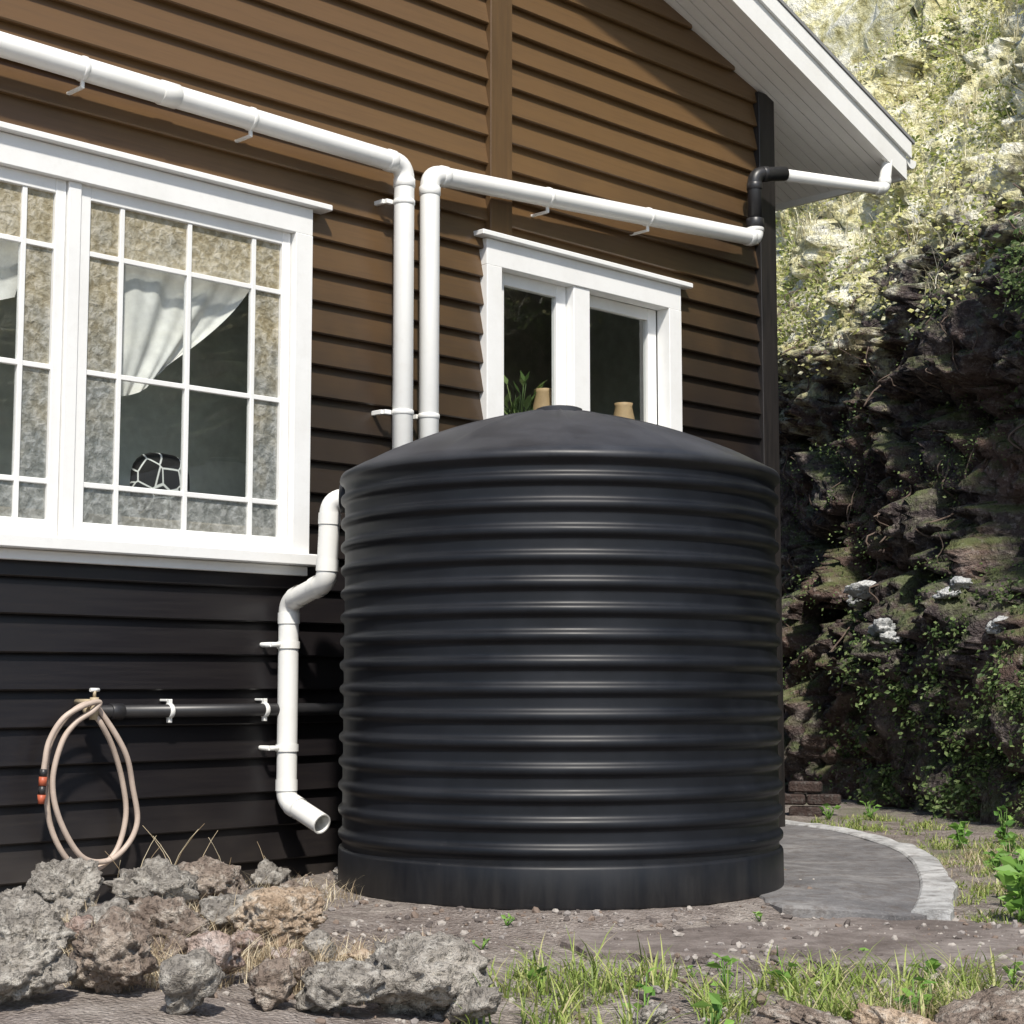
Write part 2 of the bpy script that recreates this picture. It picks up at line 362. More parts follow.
mb.box(WL-.06,WR+.09,-.10,.0,zt+.002,zt+.03,0,.004)
mb.box(WL-.03,WR+.045,-.105,.03,1.405,1.458,0,.005)
mb.box(WL,WR,-.055,0,1.36,1.403,0,.003)
mb.box(-1.715,-1.655,-.045,.05,zb_,zt-.13,0,.003)
mb.box(WL+.10,WR-.10,.03,.09,zb_-.02,zb_,0)
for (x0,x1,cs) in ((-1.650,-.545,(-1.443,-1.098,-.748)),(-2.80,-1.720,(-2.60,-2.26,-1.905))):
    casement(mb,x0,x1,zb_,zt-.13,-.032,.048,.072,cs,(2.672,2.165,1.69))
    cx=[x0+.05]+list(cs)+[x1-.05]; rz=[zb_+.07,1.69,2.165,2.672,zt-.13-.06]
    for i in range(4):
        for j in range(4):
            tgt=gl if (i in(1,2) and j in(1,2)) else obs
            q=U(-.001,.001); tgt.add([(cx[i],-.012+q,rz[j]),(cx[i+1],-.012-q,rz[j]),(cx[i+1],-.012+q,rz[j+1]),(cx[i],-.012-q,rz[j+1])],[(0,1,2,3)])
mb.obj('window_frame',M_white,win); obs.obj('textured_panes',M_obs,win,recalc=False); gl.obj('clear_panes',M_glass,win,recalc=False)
win2=bpy.data.objects.new('sash_window',None); link(win2,house)
mb=MB(); gl=MB()
a,b=.70,2.28; zt=3.17; zb_=2.0
mb.box(a,a+.11,-.066,.03,zb_,zt-.14,0,.003); mb.box(b-.11,b,-.066,.03,zb_,zt-.14,0,.003); mb.box(a,b,-.064,.03,zt-.14,zt,0,.003)
mb.box(a-.06,b+.07,-.10,0,zt+.002,zt+.03,0,.004); mb.box(a-.03,b+.03,-.105,.03,1.95,1.998,0,.005)
mb.box(1.37,1.50,-.055,.07,zb_,zt-.14,0,.003)
for (x0,x1,yf) in ((a+.115,1.365,.0),(1.505,b-.115,.03)):
    casement(mb,x0,x1,zb_,zt-.14,yf,.075,.08,[],[])
    gl.add([(x0+.07,yf+.02,zb_+.07),(x1-.07,yf+.02,zb_+.07),(x1-.07,yf+.02,zt-.2),(x0+.07,yf+.02,zt-.2)],[(0,1,2,3)])
mb.obj('window_frame',M_white,win2); gl.obj('clear_panes',M_glass,win2,recalc=False)

def local_obj(mb,name,mats): return mb.obj(name,mats,None,HO,HR)
mb=MB()
def curtain(xa,xb,zt,zbf,y0,edge):
    nx,nz=60,30; vs=[];fs=[]
    for j in range(nz+1):
        t=j/nz
        for i in range(nx+1):
            u=i/nx; xr=xb-(xb-xa)*edge(t); x=xa+(xr-xa)*u
            z=zt-(zt-zbf(u))*t
            y=y0+.012*math.sin(u*15+t*3)+.006*math.sin(u*34+t*2)+.012*math.sin(u*6-t*5)+.02*t
            vs.append((x,y,z))
    for j in range(nz):
        for i in range(nx):
            k=j*(nx+1)+i; fs.append((k,k+1,k+nx+2,k+nx+1))
    mb.add(vs,fs,0,True)
curtain(-1.42,-.66,2.86,lambda u:2.10+.16*u-.05*math.sin(u*3.1),.04,lambda t:.66*t**1.7)
curtain(-2.75,-1.80,2.86,lambda u:2.45-.3*(1-u),.04,lambda t:.1*t)
local_obj(mb,'curtain',M_cloth)
mb=MB(); vs=[];fs=[]
for j in range(13):
    ph=math.pi*j/12
    for i in range(24):
        th=2*math.pi*i/24; c=abs(math.cos(th))**.7*math.copysign(1,math.cos(th)); s_=abs(math.sin(th))**.7*math.copysign(1,math.sin(th))
        vs.append((.15*math.sin(ph)**.6*c, -.06*math.cos(ph), .15*math.sin(ph)**.6*s_))
for j in range(12):
    for i in range(24): fs.append((j*24+i,j*24+(i+1)%24,(j+1)*24+(i+1)%24,(j+1)*24+i))
mb.add(vs,fs,0,True); mb.obj('cushion',M_cush,None,HO+Matrix.Rotation(HR,3,'Z')@Vector((-1.08,.20,1.745)),HR)
mb=MB(); mb.box(-2.7,-.3,.14,.55,1.53,1.592,0,.01); mb.box(-2.7,-2.6,.16,.53,1.15,1.53); mb.box(-.6,-.5,.16,.53,1.15,1.53); local_obj(mb,'window_bench',M_floor)
for i,(x,y) in enumerate(((1.36,.16),(2.02,.16))):
    mb=MB(); prof=[(.06,2.03),(.10,2.06),(.095,2.2),(.07,2.36),(.05,2.46),(.055,2.48)]
    mb.tube([(x,y,z) for r,z in prof],1,20,0,True,[r for r,z in prof]); local_obj(mb,'vase',M_tan)
mb=MB(); mb.box(.6,2.6,.10,.40,1.98,2.03,0,.004); local_obj(mb,'window_shelf',M_white)
random.seed(3); mb=MB()
for k in range(40):
    a=U(0,6.28); o=Vector((1.22,.22,2.08)); tip=o+Vector((math.cos(a)*U(.04,.15),math.sin(a)*U(.02,.08),U(.1,.42)))
    mb.tube([o,o.lerp(tip,.6)+Vector((0,0,.05)),tip],.0025,5); d=(tip-o).normalized()+Vector((U(-.6,.6),U(-.6,.6),-.2)); d.normalize(); sd=d.cross(Vector((0,0,1))).normalized()
    mb.add([tip,tip+d*.04+sd*.022,tip+d*.09,tip+d*.04-sd*.022],[(0,1,2),(0,2,3)])
mb.tube([(1.22,.22,2.03),(1.22,.22,2.12)],.05,16); local_obj(mb,'potted_plant',M_leaf)

# ------------------------------------------------------------------ pipes
def ring(mb,c,axis,r,w,mi=0):
    a=Vector(axis).normalized(); c=Vector(c); mb.tube([c-a*w/2,c-a*w/2+a*.003,c+a*w/2-a*.003,c+a*w/2],r,28,mi,True,[r-.003,r,r,r-.003])
def pipe(mb,pts,r,fr,mi=0):
    pp,marks=fillet(pts,fr); mb.tube(pp,r,28,mi)
    for p,d in marks: ring(mb,p+d*.018,d,r+.004,.045,mi)
def hang(mb,x,z,yo):
    ring(mb,(x,yo,z),(1,0,0),r+.004,.022); mb.box(x-.008,x+.008,yo-.008,yo+.008,z-.085,z-.045,0,.003); mb.box(x-.008,x+.008,yo+.008,0,z-.085,z-.072,0,.002)
mb=MB(); yo=-.135; r=.050
pipe(mb,[(-6.3,yo,3.46),(.065,yo,3.40),(.065,yo,.0)],r,.075)
for x in (-2.6,-1.72,-.86): hang(mb,x,3.40+(.065-x)*.0094,yo)
for z in (3.21,2.17,1.1):
    ring(mb,(.065,yo,z),(0,0,1),r+.004,.025); mb.box(-.02,.02,yo+.03,yo+.05,z-.011,z+.011,0,.002); mb.box(-.03,-.012,yo+.05,-.01,z-.011,z+.011,0,.002)
ring(mb,(-1.3,yo,3.413),(1,0,0),r+.004,.09)
local_obj(mb,'downpipe',M_pvc)
mb=MB()
pipe(mb,[(.235,yo,.0),(.235,yo,3.39),(2.91,yo,3.57),(2.91,yo,3.66)],r,.075)
for x in (1.08,1.9): hang(mb,x,3.39+(x-.235)*.0673,yo)
for z in (2.17,1.1): ring(mb,(.235,yo,z),(0,0,1),r+.004,.025); mb.box(.19,.21,yo+.04,0,z-.011,z+.011,0,.002)
pipe(mb,[(2.91,yo,3.64),(2.91,yo,3.97),(3.13,yo-.07,4.005)],.044,.07,1)
ring(mb,(2.91,yo,3.66),(0,0,1),.055,.06,1)
pipe(mb,[(3.06,yo-.05,3.995),(3.95,-.39,4.04),(4.02,-.38,4.30)],.038,.05,0)
local_obj(mb,'downpipe',[M_pvc,M_blackpipe])
mb=MB(); r=.046
path=[(-.62,7.42,1.675),(-.80,7.45,1.675),(-.815,7.46,1.31),(-1.01,7.70,1.235),(-1.01,7.70,.345),(-.83,7.53,.255)]
pp,marks=fillet(path,.07,9)
mb.tube(pp,r,28,0,False); mb.tube(pp,r-.006,28,0,False)
for p,d in marks: mb.tube([p+d*.02-d*.025,p+d*.02+d*.025],r+.004,28,0,False)
e=Vector(path[-1]); d=(e-Vector(path[-2])).normalized()
up=Vector((0,0,1)); n1=(up-d*up.dot(d)).normalized(); n2=d.cross(n1); vs=[];fs=[]
for k in range(28):
    a=2*math.pi*k/28
    for rr in (r,r-.006): vs.append(e+(n1*math.cos(a)+n2*math.sin(a))*rr)
for k in range(28): q=(k+1)%28; fs.append((2*k,2*q,2*q+1,2*k+1))
mb.add(vs,fs)
for z in (1.04,.58):
    mb.tube([(-1.01,7.70,z-.016),(-1.01,7.70,z+.016)],r+.006,28,0,False)
    q=Vector((-1.01,7.70,z)); S=Vector((.7071,.7071,0)); Nn=Vector((.7071,-.7071,0))
    mb.tube([q-S*.04,q-S*.10],.011,12); mb.tube([q-S*.095,q-S*.095-Nn*.13],.011,12)
mb.obj('overflow_pipe',M_pvc,recalc=False)
mb=MB(); mb.tube([(-1.56,-.075,.75),(.6,-.075,.75)],.028,20,0)
ring(mb,(-1.45,-.075,.75),(1,0,0),.034,.06,0)
for x in (-1.19,-.69,-.1):
    ring(mb,(x,-.075,.75),(1,0,0),.033,.022,1); mb.box(x-.009,x+.009,-.085,-.065,.775,.80,1,.002); mb.box(x-.009,x+.009,-.065,-.01,.79,.80,1,.002); mb.box(x-.009,x+.009,-.085,-.065,.70,.725,1,.002)
local_obj(mb,'water_supply_pipe',[M_blackpipe,M_pvc])
mb=MB(); mb.tube([(-1.60,-.01,.79),(-1.60,-.16,.79)],.013,12,0); mb.tube([(-1.60,-.15,.81),(-1.60,-.15,.72)],.018,12,0); mb.tube([(-1.60,-.15,.81),(-1.60,-.15,.84)],.007,10,0); mb.tube([(-1.62,-.15,.84),(-1.58,-.15,.84)],.008,10,1)
mb.tube([(-1.56,-.075,.75),(-1.60,-.1,.755),(-1.60,-.13,.76)],.02,12,0)
local_obj(mb,'garden_tap',[M_metal,M_pvc])
mb=MB()
P=[(-1.60,-.15,.74),(-1.57,-.16,.70),(-1.50,-.14,.60),(-1.44,-.12,.46),(-1.415,-.11,.32),(-1.46,-.11,.18),(-1.57,-.12,.115),(-1.68,-.12,.16),(-1.765,-.12,.30),(-1.79,-.12,.48),(-1.78,-.12,.62),(-1.71,-.13,.735),(-1.62,-.15,.785),(-1.55,-.16,.72),(-1.46,-.17,.58),(-1.41,-.15,.44),(-1.385,-.15,.30),(-1.43,-.14,.20),(-1.53,-.15,.15),(-1.65,-.16,.18),(-1.75,-.16,.33),(-1.785,-.16,.48),(-1.755,-.17,.63),(-1.70,-.18,.71),(-1.63,-.19,.755),(-1.60,-.19,.79),(-1.67,-.2,.78),(-1.76,-.19,.73),(-1.81,-.17,.64),(-1.825,-.165,.55),(-1.828,-.165,.52)]
mb.tube(catmull(P,8),.0115,12,0)
mb.tube([(-1.828,-.165,.53),(-1.83,-.165,.50)],.015,14,2); mb.tube([(-1.83,-.165,.50),(-1.832,-.165,.465)],.016,14,1); mb.tube([(-1.832,-.165,.465),(-1.834,-.165,.43)],.014,14,2); mb.tube([(-1.834,-.165,.43),(-1.836,-.165,.395)],.015,14,1,True,[.017,.012])
local_obj(mb,'garden_hose',[M_hose,M_orange,M_blackpipe])

# ------------------------------------------------------------------ water tank
TC=Vector((.205,7.30,.035)); TR=.932
prof=[(0,0),(TR-.002,0),(TR+.004,.012),(TR+.003,.145),(TR-.001,.155)]
NR=15; za,zb2=.160,1.655
for i in range(NR*16+1):
    t=i/16; z=za+(zb2-za)*i/(NR*16)
    c=math.cos(2*math.pi*t); q=math.tanh(2.4*c+1.0)/math.tanh(2.4)
    prof.append((TR-.004-.0092*q,z))
prof+=[(TR-.006,1.672),(TR+.006,1.680),(TR+.010,1.688),(TR+.010,1.702),(TR+.003,1.713)]
for i in range(1,21):
    r_=(TR+.001)*(1-i/20.5); prof.append((r_,1.715+.285*(1-(r_/TR)**1.65)))
prof+=[(.10,1.995),(.10,2.015),(.085,2.021),(0.001,2.025)]
prof=[p for p in prof if not(p[0]<.10 and p[1]>1.9 and p[1]<2.013)]
seg=180; vs=[];fs=[]
for (r_,z) in prof:
    for k in range(seg):
        a=2*math.pi*k/seg; dr=0;dz=0
        if z>1.72 and r_>.12: dz=.006*max(0,math.cos(a*12))**20*min(1,(TR-r_)*8)+.006*noise.noise(Vector((math.cos(a)*r_*3,math.sin(a)*r_*3,2)))
        if z<1.70: dr=.005*noise.noise(Vector((math.cos(a)*1.5,math.sin(a)*1.5,z*1.5)))+.002*noise.noise(Vector((math.cos(a)*5,math.sin(a)*5,z*6)))
        vs.append(((r_+dr)*math.cos(a),(r_+dr)*math.sin(a),z+dz))
for i in range(len(prof)-1):
    for k in range(seg): q=(k+1)%seg; fs.append((i*seg+k,i*seg+q,(i+1)*seg+q,(i+1)*seg+k))
mb=MB(); mb.add(vs,fs,0,True)
mb.tube([(.1,.35,1.89),(.1,.35,1.945),(.1,.35,1.955)],.2,40,0,True,[.2,.2,.18])
ring(mb,(-.93,.10,1.64),(-1,.05,0),.065,.05)
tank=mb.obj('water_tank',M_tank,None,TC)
try:
    bpy.context.view_layer.objects.active=tank; tank.select_set(True); bpy.ops.object.shade_smooth_by_angle(angle=math.radians(50)); tank.select_set(False)
except Exception as e: print(e)

# ------------------------------------------------------------------ ground
def mound(x,y):
    m=.13*max(0,min(1,(-x+.15)/1.0))*max(0,min(1,(6.9-y)/1.2))
    m+=.05*math.exp(-((x-.9)**2/.5+(y-4.2)**2/.12))
    m+=.35*max(0,min(1,(x-2.6)/2.0))**1.5*(1 if y<16 else 0)*.4
    return m
def gz(x,y):
    if abs(x)>30 or abs(y-8)>30: return -.05
    z=-.03+mound(x,y)+.018*noise.noise(Vector((x*1.3,y*1.3,3)))+.010*noise.noise(Vector((x*5,y*5,1)))+.007*noise.noise(Vector((x*17,y*17,5)))
    d=math.hypot(x-TC.x,y-TC.y)
    if d<1.45:
        k=min(1,(1.45-d)/.4); z=z*(1-k)+(.034+.006*noise.noise(Vector((x*14,y*14,5))))*k
    return z
def axis(lo,hi,st,far):
    a=[]; x=lo
    while x<=hi: a.append(x); x+=st
    g=st; l=[];x=lo
    while x>-far: g*=1.5; x-=g; l.append(x)
    r_=[];x=a[-1];g=st
    while x<far: g*=1.5; x+=g; r_.append(x)
    return l[::-1]+a+r_
xs=axis(-2.8,4.6,.03,400); ys=axis(3.6,13,.035,400)
vs=[(x,y,gz(x,y)) for y in ys for x in xs]; nx=len(xs)
fs=[(j*nx+i,j*nx+i+1,(j+1)*nx+i+1,(j+1)*nx+i) for j in range(len(ys)-1) for i in range(nx-1)]
mb=MB(); mb.add(vs,fs,0,True); mb.obj('ground',M_ground,recalc=False)

def patch(name,outline,z,th,mat,jag=.02,sub=.08,zf=None):
    P=[Vector((x,y,0)) for x,y in outline]; pts=[]
    for i in range(len(P)):
        a,b=P[i],P[(i+1)%len(P)]; n=max(1,int((b-a).length/sub))
        for k in range(n):
            p=a.lerp(b,k/n); q=noise.noise(p*6)*jag; pts.append(Vector((p.x+q,p.y+noise.noise(p*6+Vector((9,9,9)))*jag,0)))
    n=len(pts); c=sum(pts,Vector())/n; vs=[];fs=[]
    rings=[1,.985]+[.92,.85,.78,.7,.6,.5,.4,.25,.12]
    for ri,s_ in enumerate(rings):
        for p in pts:
            q=c+(p-c)*s_; zz=z+(zf(q.x,q.y) if zf else 0)+(.006*noise.noise(q*3)) + (-.008 if ri==0 else 0); vs.append((q.x,q.y,zz))
    for p in pts: vs.append((p.x,p.y,z-th))
    vs.append((c.x,c.y,z+(zf(c.x,c.y) if zf else 0))); m=len(rings)
    for r_ in range(m-1):
        for k in range(n): fs.append((r_*n+k,r_*n+(k+1)%n,(r_+1)*n+(k+1)%n,(r_+1)*n+k))
    for k in range(n): fs.append((m*n+k,m*n+(k+1)%n,(k+1)%n,k)); fs.append(((m-1)*n+k,(m-1)*n+(k+1)%n,(m+1)*n))
    mb=MB(); mb.add(vs,fs,0,False); return mb.obj(name,mat)
arc=[(1.50,11.0),(1.72,10.66),(1.93,10.2),(2.04,9.5),(2.06,8.8),(1.97,8.1),(1.83,7.4),(1.70,6.9),(1.58,6.5)]
arc=[(p.x,p.y) for p in catmull([(x,y,0) for x,y in arc],4)]
patch('concrete_path',[(1.0,6.42),(.9,7.0),(.8,8.6),(.8,10.0)]+arc,.008,.1,M_conc,.05,zf=lambda x,y:.034*max(0,min(1,(1.5-math.hypot(x-TC.x,y-TC.y))/.3)))
mb=MB(); L=[Vector((x,y,0)) for x,y in arc]; vs=[];fs=[]
for i,p in enumerate(L):
    t=(L[min(i+1,len(L)-1)]-L[max(i-1,0)]).normalized(); nn=Vector((-t.y,t.x,0)); w0=.045+.025*noise.noise(p*4)
    for (o,z) in ((-.085,-.06),(-.08,.012),(-.07,.020),(w0,.020),(w0+.012,.010),(w0+.015,-.08)):
        q=p+nn*o*1.0; vs.append((q.x,q.y,z+.010*noise.noise(q*7)))
for i in range(len(L)-1):
    for j in range(5): fs.append((i*6+j,i*6+j+1,(i+1)*6+j+1,(i+1)*6+j))
fs+= [tuple(range(6)),tuple((len(L)-1)*6+j for j in range(6))]
mb.add(vs,fs); mb.obj('path_edging',M_edge)
patch('concrete_slab',[(.22,5.62),(.20,6.12),(.8,6.25),(1.3,6.38),(2.0,6.1),(1.85,5.35),(1.0,5.35),(.6,5.5)],.008,.08,M_conc2,.10)

bm=bmesh.new(); bmesh.ops.create_icosphere(bm,subdivisions=1,radius=1); IV=[v.co.copy() for v in bm.verts]; IF=[tuple(v.index for v in f.verts) for f in bm.faces]; bm.free()
def pebbles(name,n,reg,smin,smax,mats,seed):
    random.seed(seed); mb=MB(); c=0
    while c<n:
        x=U(reg[0],reg[1]); y=U(reg[2],reg[3])
        if math.hypot(x-TC.x,y-TC.y)<.98: continue
        if (Vector((x,y,0))-HO).dot(Vector((.7071,-.7071,0)))<.03: continue
        if noise.noise(Vector((x*2,y*2,7)))+U(-.5,.5)<-.05: continue
        s_=U(smin,smax)*(.4+R()**4*2.2); rot=Matrix.Rotation(U(0,6.28),3,'Z')@Matrix.Rotation(U(0,6.28),3,'X'); sc=(U(.7,1.3),U(.6,1.1),U(.45,.8))
        z=max(gz(x,y),.006 if (x>.3 and y<6.2) else -1)+s_*.2
        mb.add([rot@Vector((v.x*sc[0]*s_*U(.8,1.1),v.y*sc[1]*s_,v.z*sc[2]*s_))+Vector((x,y,z)) for v in IV],IF,random.randrange(len(mats)),False); c+=1
    return mb.obj(name,mats,recalc=False)
M_peb=[mk_plain('pebble_grey',(.30,.27,.25),.8),mk_plain('pebble_brown',(.22,.165,.13),.8),mk_plain('pebble_light',(.42,.38,.34),.8),mk_plain('pebble_dark',(.12,.10,.09),.8)]
pebbles('gravel',4200,(-1.9,1.9,4.2,7.9),.005,.011,M_peb,3)

def rock(loc,size,mat,seed,flat=.7,sub=5):
    bm=bmesh.new(); bmesh.ops.create_icosphere(bm,subdivisions=sub,radius=1)
    rs=random.Random(seed); planes=[(Vector((rs.gauss(0,1),rs.gauss(0,1),rs.gauss(0,1))).normalized(),rs.uniform(.45,.85)) for _ in range(14)]
    off=Vector((seed*3.1,seed*1.7,seed)); sx,sy=rs.uniform(.9,1.25),rs.uniform(.7,1.1)
    for v in bm.verts:
        d=v.co.normalized(); r_=1.0
        for pn,pd in planes:
            k=d.dot(pn)
            if k>0: r_=min(r_,pd/k)
        r_+=.20*noise.noise(d*2+off)+.13*noise.noise(d*4.5+off)+.07*noise.noise(d*11+off)+.04*noise.noise(d*25+off)
        pit=noise.noise(d*8+off*2); r_-=.16*max(0,pit-.1)
        v.co=Vector((d.x*r_*sx,d.y*r_*sy,d.z*r_*flat))*size*.60
    me=bpy.data.meshes.new('rock'); bm.to_mesh(me); bm.free(); me.materials.append(mat)
    for p in me.polygons: p.use_smooth=True
    ob=bpy.data.objects.new('rock',me); link(ob); ob.location=loc; ob.rotation_euler=(rs.uniform(-.25,.25),rs.uniform(-.25,.25),rs.uniform(0,6.28)); return ob
# x, y, size, material, flat
RK=[(-1.42,5.45,.30,0),(-1.28,4.62,.25,0),(-.99,4.27,.25,1),(-1.18,5.66,.27,0),(-1.03,6.0,.32,1),(-.69,5.25,.33,2),(-.77,4.5,.16,3),(-.75,4.85,.12,3),(-.60,4.3,.15,1),(-.45,4.35,.21,0),(-.25,4.47,.30,0),(-.10,4.38,.13,0),(-.97,4.87,.22,1),(-.76,4.1,.18,0),(-1.16,4.1,.23,0),(-1.0,7.0,.20,0),(-1.56,5.35,.20,0),(-.57,4.6,.12,1),(-.42,4.98,.11,2),(-1.55,4.9,.22,0),(-.88,5.35,.16,0),(-.55,4.95,.13,0),(-1.2,5.05,.17,0),(-.85,6.7,.12,1),(-.7,7.2,.09,0),(-1.35,6.3,.18,1),(-.34,5.2,.07,0),
    (.74,4.16,.26,1),(.93,4.12,.22,2),(1.20,4.30,.28,1),(.35,4.35,.08,0),(1.35,4.2,.26,1),(-1.22,4.85,.12,3),(-1.05,4.6,.14,0),(-.9,4.65,.1,1),(-.62,4.75,.09,3),(-.82,5.75,.12,0),(-1.4,5.1,.12,1),(-.3,4.85,.06,1)]
for i,(x,y,s_,m) in enumerate(RK):
    low=i in (27,28,29,31); fl=.42 if low else (.5 if m==2 else .76)
    rock((x,y,gz(x,y)+s_*.22*fl/.7+(.0 if low else .025)),s_,M_rock[m],i+11,fl,5 if s_>.18 else 4)

# ------------------------------------------------------------------ cliff
CB=catmull([(-1.5,22,0),(.4,18.5,0),(1.5,16.2,0),(2.2,14.2,0),(2.58,12.9,0),(2.85,11.6,0),(3.1,10.3,0),(3.6,8.8,0),(4.6,7,0),(6.2,5,0),(8.5,2.5,0),(12,-1,0)],12)
CL=[0]
for i in range(1,len(CB)): CL.append(CL[-1]+(CB[i]-CB[i-1]).length)
def cbase(u):
    u=max(0,min(CL[-1]-.001,u)); i=bisect.bisect_right(CL,u)-1; t=(u-CL[i])/(CL[i+1]-CL[i]); p=CB[i].lerp(CB[i+1],t)
    a=CB[max(i-2,0)]; b=CB[min(i+3,len(CB)-1)]; tt=(b-a).normalized(); return p,Vector((tt.y,-tt.x,0))
def u_of_y(y):
    best=min(range(len(CB)),key=lambda i:abs(CB[i].y-y)); return CL[best]
def cdisp(u,z):
    q=Vector((u,z,0)); w=q+Vector((noise.noise(q*1.2),noise.noise(q*1.2+Vector((5,5,5))),0))*.35
    d=.42*noise.noise(Vector((u*.45,z*.55,2)))+.26*noise.noise(Vector((u*1.1,z*1.2,8)))
    ds,ps=noise.voronoi(Vector((w.x*1.3,w.y*1.5,.3))); d+=.26*(noise.cell(ps[0]*7.3)-.5)-.10*max(0,1-(ds[1]-ds[0])*7)
    ds,ps=noise.voronoi(Vector((w.x*3.6,w.y*4.0,1.3))); d+=.16*(noise.cell(ps[0]*5.1)-.5)-.06*max(0,1-(ds[1]-ds[0])*6)
    ds,ps=noise.voronoi(Vector((w.x*8.5,w.y*9.5,4.3))); d+=.07*(noise.cell(ps[0]*5.1)-.5)-.03*max(0,1-(ds[1]-ds[0])*5)
    d+=.12*noise.noise(w*5)+.09*noise.noise(w*11)+.05*noise.noise(w*22)
    return d*min(1,.35+z*.6)
def csetback(u,z):
    b=.16*z
    if z>1.55: b+=.12*min(1,(z-1.55)/.15)*(1-min(1,max(0,(z-1.8)/1.0)))
    b-=.22*math.exp(-((z-3.4)/.8)**2)
    if z>3.9: b+=.42*(z-3.9)
    return b
def cpt(u,z):
    p,n=cbase(u); return p+n*(cdisp(u,z)-csetback(u,z))+Vector((0,0,z))
ua,ub=u_of_y(17.0),u_of_y(7.6)
us=[];u=0
while u<CL[-1]: us.append(u); u+= .03 if ua<u<ub else .3
zs=[];z=-.3
while z<13: zs.append(z); z+= .03 if z<5 else (.05 if z<8 else .25)
vs=[cpt(u,z) for z in zs for u in us]; nx=len(us)
fs=[(j*nx+i,j*nx+i+1,(j+1)*nx+i+1,(j+1)*nx+i) for j in range(len(zs)-1) for i in range(nx-1)]
o=len(vs)
for u in us: p,n=cbase(u); q=cpt(u,zs[-1])-n*25; vs.append(Vector((q.x,q.y,20)))
fs+=[((len(zs)-1)*nx+i,(len(zs)-1)*nx+i+1,o+i+1,o+i) for i in range(nx-1)]
mb=MB(); mb.add(vs,fs,0,True); mb.obj('rock_cliff',M_cliff,recalc=False)
k=0
for y,z,s_ in ((13.3,1.55,.26),(12.9,1.58,.22),(12.0,1.5,.22),(11.5,1.47,.18),(11.2,1.52,.18),(10.9,1.48,.26),(10.6,1.46,.32),(10.35,1.42,.24),(12.4,1.25,.26),(12.2,1.2,.18),(11.0,1.25,.17),(10.2,1.55,.28),(10.0,1.45,.24)):
    p=cpt(u_of_y(y),z); _,n=cbase(u_of_y(y))
    rock(p+n*.15,s_,M_rock[4],60+k,.55,4); k+=1

# ------------------------------------------------------------------ vegetation
def leaf(mb,p,d,s_,w=.6,fold=.25,mi=0):
    d=d.normalized(); up=Vector((U(-1,1),U(-1,1),U(-.2,1))); sd=d.cross(up)
    if sd.length<.01: return
    sd.normalize(); nn=sd.cross(d)
    a=p; b=p+d*s_*.45+sd*s_*w*.5+nn*s_*fold*.3; c=p+d*s_; e=p+d*s_*.45-sd*s_*w*.5+nn*s_*fold*.3
    mb.add([a,b,c,e],[(0,1,2),(0,2,3)],mi)
def blade(mb,p,h,w,lean,mi=0):
    a=U(0,6.28); dr=Vector((math.cos(a),math.sin(a),0)); sd=Vector((-dr.y,dr.x,0)); vs=[]
    for k,t in enumerate((0,.4,.75,1)):
        c=p+Vector((0,0,h*t*(1-.25*lean*t)))+dr*h*lean*t*t
        ww=w*(1,.85,.55,.0)[k]
        if k<3: vs+=[c-sd*ww/2,c+sd*ww/2]
        else: vs.append(c)
    mb.add(vs,[(0,1,3,2),(2,3,5,4),(4,5,6)],mi)
def clumps(name,n,urange,zrange,dens,size,per,spread,mat,seed,droop=.6):
    random.seed(seed); mb=MB(); c=0; tries=0
    while c<n and tries<n*30:
        tries+=1; u=U(*urange); z=U(*zrange)
        if R()>dens(u,z): continue
        p=cpt(u,z); _,nn=cbase(u); c+=1; sc=U(.6,1.4)
        for k in range(per):
            o=Vector((U(-1,1),U(-1,1),U(-1,1)))*spread*sc; q=p+o+nn*(abs(o.dot(nn))*.6+U(0,spread*.6))
            d=nn*U(.2,1)+Vector((U(-.8,.8),U(-.8,.8),U(-droop-.5,.5))); leaf(mb,q,d,size*U(.5,1.5)*(.6+.4*sc))
    return mb.obj(name,mat,recalc=False)
u12=u_of_y(12);u10=u_of_y(10.3);u9=u_of_y(9)
nz=lambda u,z,f,o:noise.noise(Vector((u*f,z*f,o)))
def g(x,a,b): return max(0,min(1,(x-a)/(b-a)))
clumps('creeping_vine',1300,(u12-2.0,ub),(0,1.5),lambda u,z:g(u,u12-1.8,u10)*g(nz(u,z,1.6,3)+.1,-.05,.25)*(1-.5*z/1.5),.032,12,.07,M_leaf,21)
clumps('ivy',1100,(u10-1.4,ub),(1.6,4.6),lambda u,z:g(u,u10-1.2,u10-.2)*g(nz(u,z,1.2,13)+.06,-.05,.2),.038,14,.08,M_leaf,22)
clumps('wall_fern',1700,(ua,ub),(.2,4.2),lambda u,z:g(nz(u,z,1.3,33)+.03,.0,.2),.022,9,.07,M_leaf,23)
clumps('hillside_scrub',2600,(ua,ub+1),(3.3,8.2),lambda u,z:g(z,3.4,4.6)*g(nz(u,z,.9,41)+.1,-.05,.2),.040,14,.11,M_leafpale,24,.2)
clumps('hillside_shrub',1100,(ua,ub+1),(3.9,8.2),lambda u,z:g(nz(u,z,.8,51),.0,.2),.042,14,.12,M_leafmid,25,.2)
random.seed(5); mb=MB()
for _ in range(2600):
    u=U(ua,ub+1); z=U(3.3,8)
    if R()>g(z,3.3,4.4)*g(nz(u,z,1.3,61)+.15,-.1,.2): continue
    p=cpt(u,z)
    for k in range(9): blade(mb,p+Vector((U(-.06,.06),U(-.06,.06),0)),U(.10,.36),U(.004,.009),U(.4,1.6))
mb.obj('hillside_dry_grass',M_drypale,recalc=False)
random.seed(15); mb=MB()
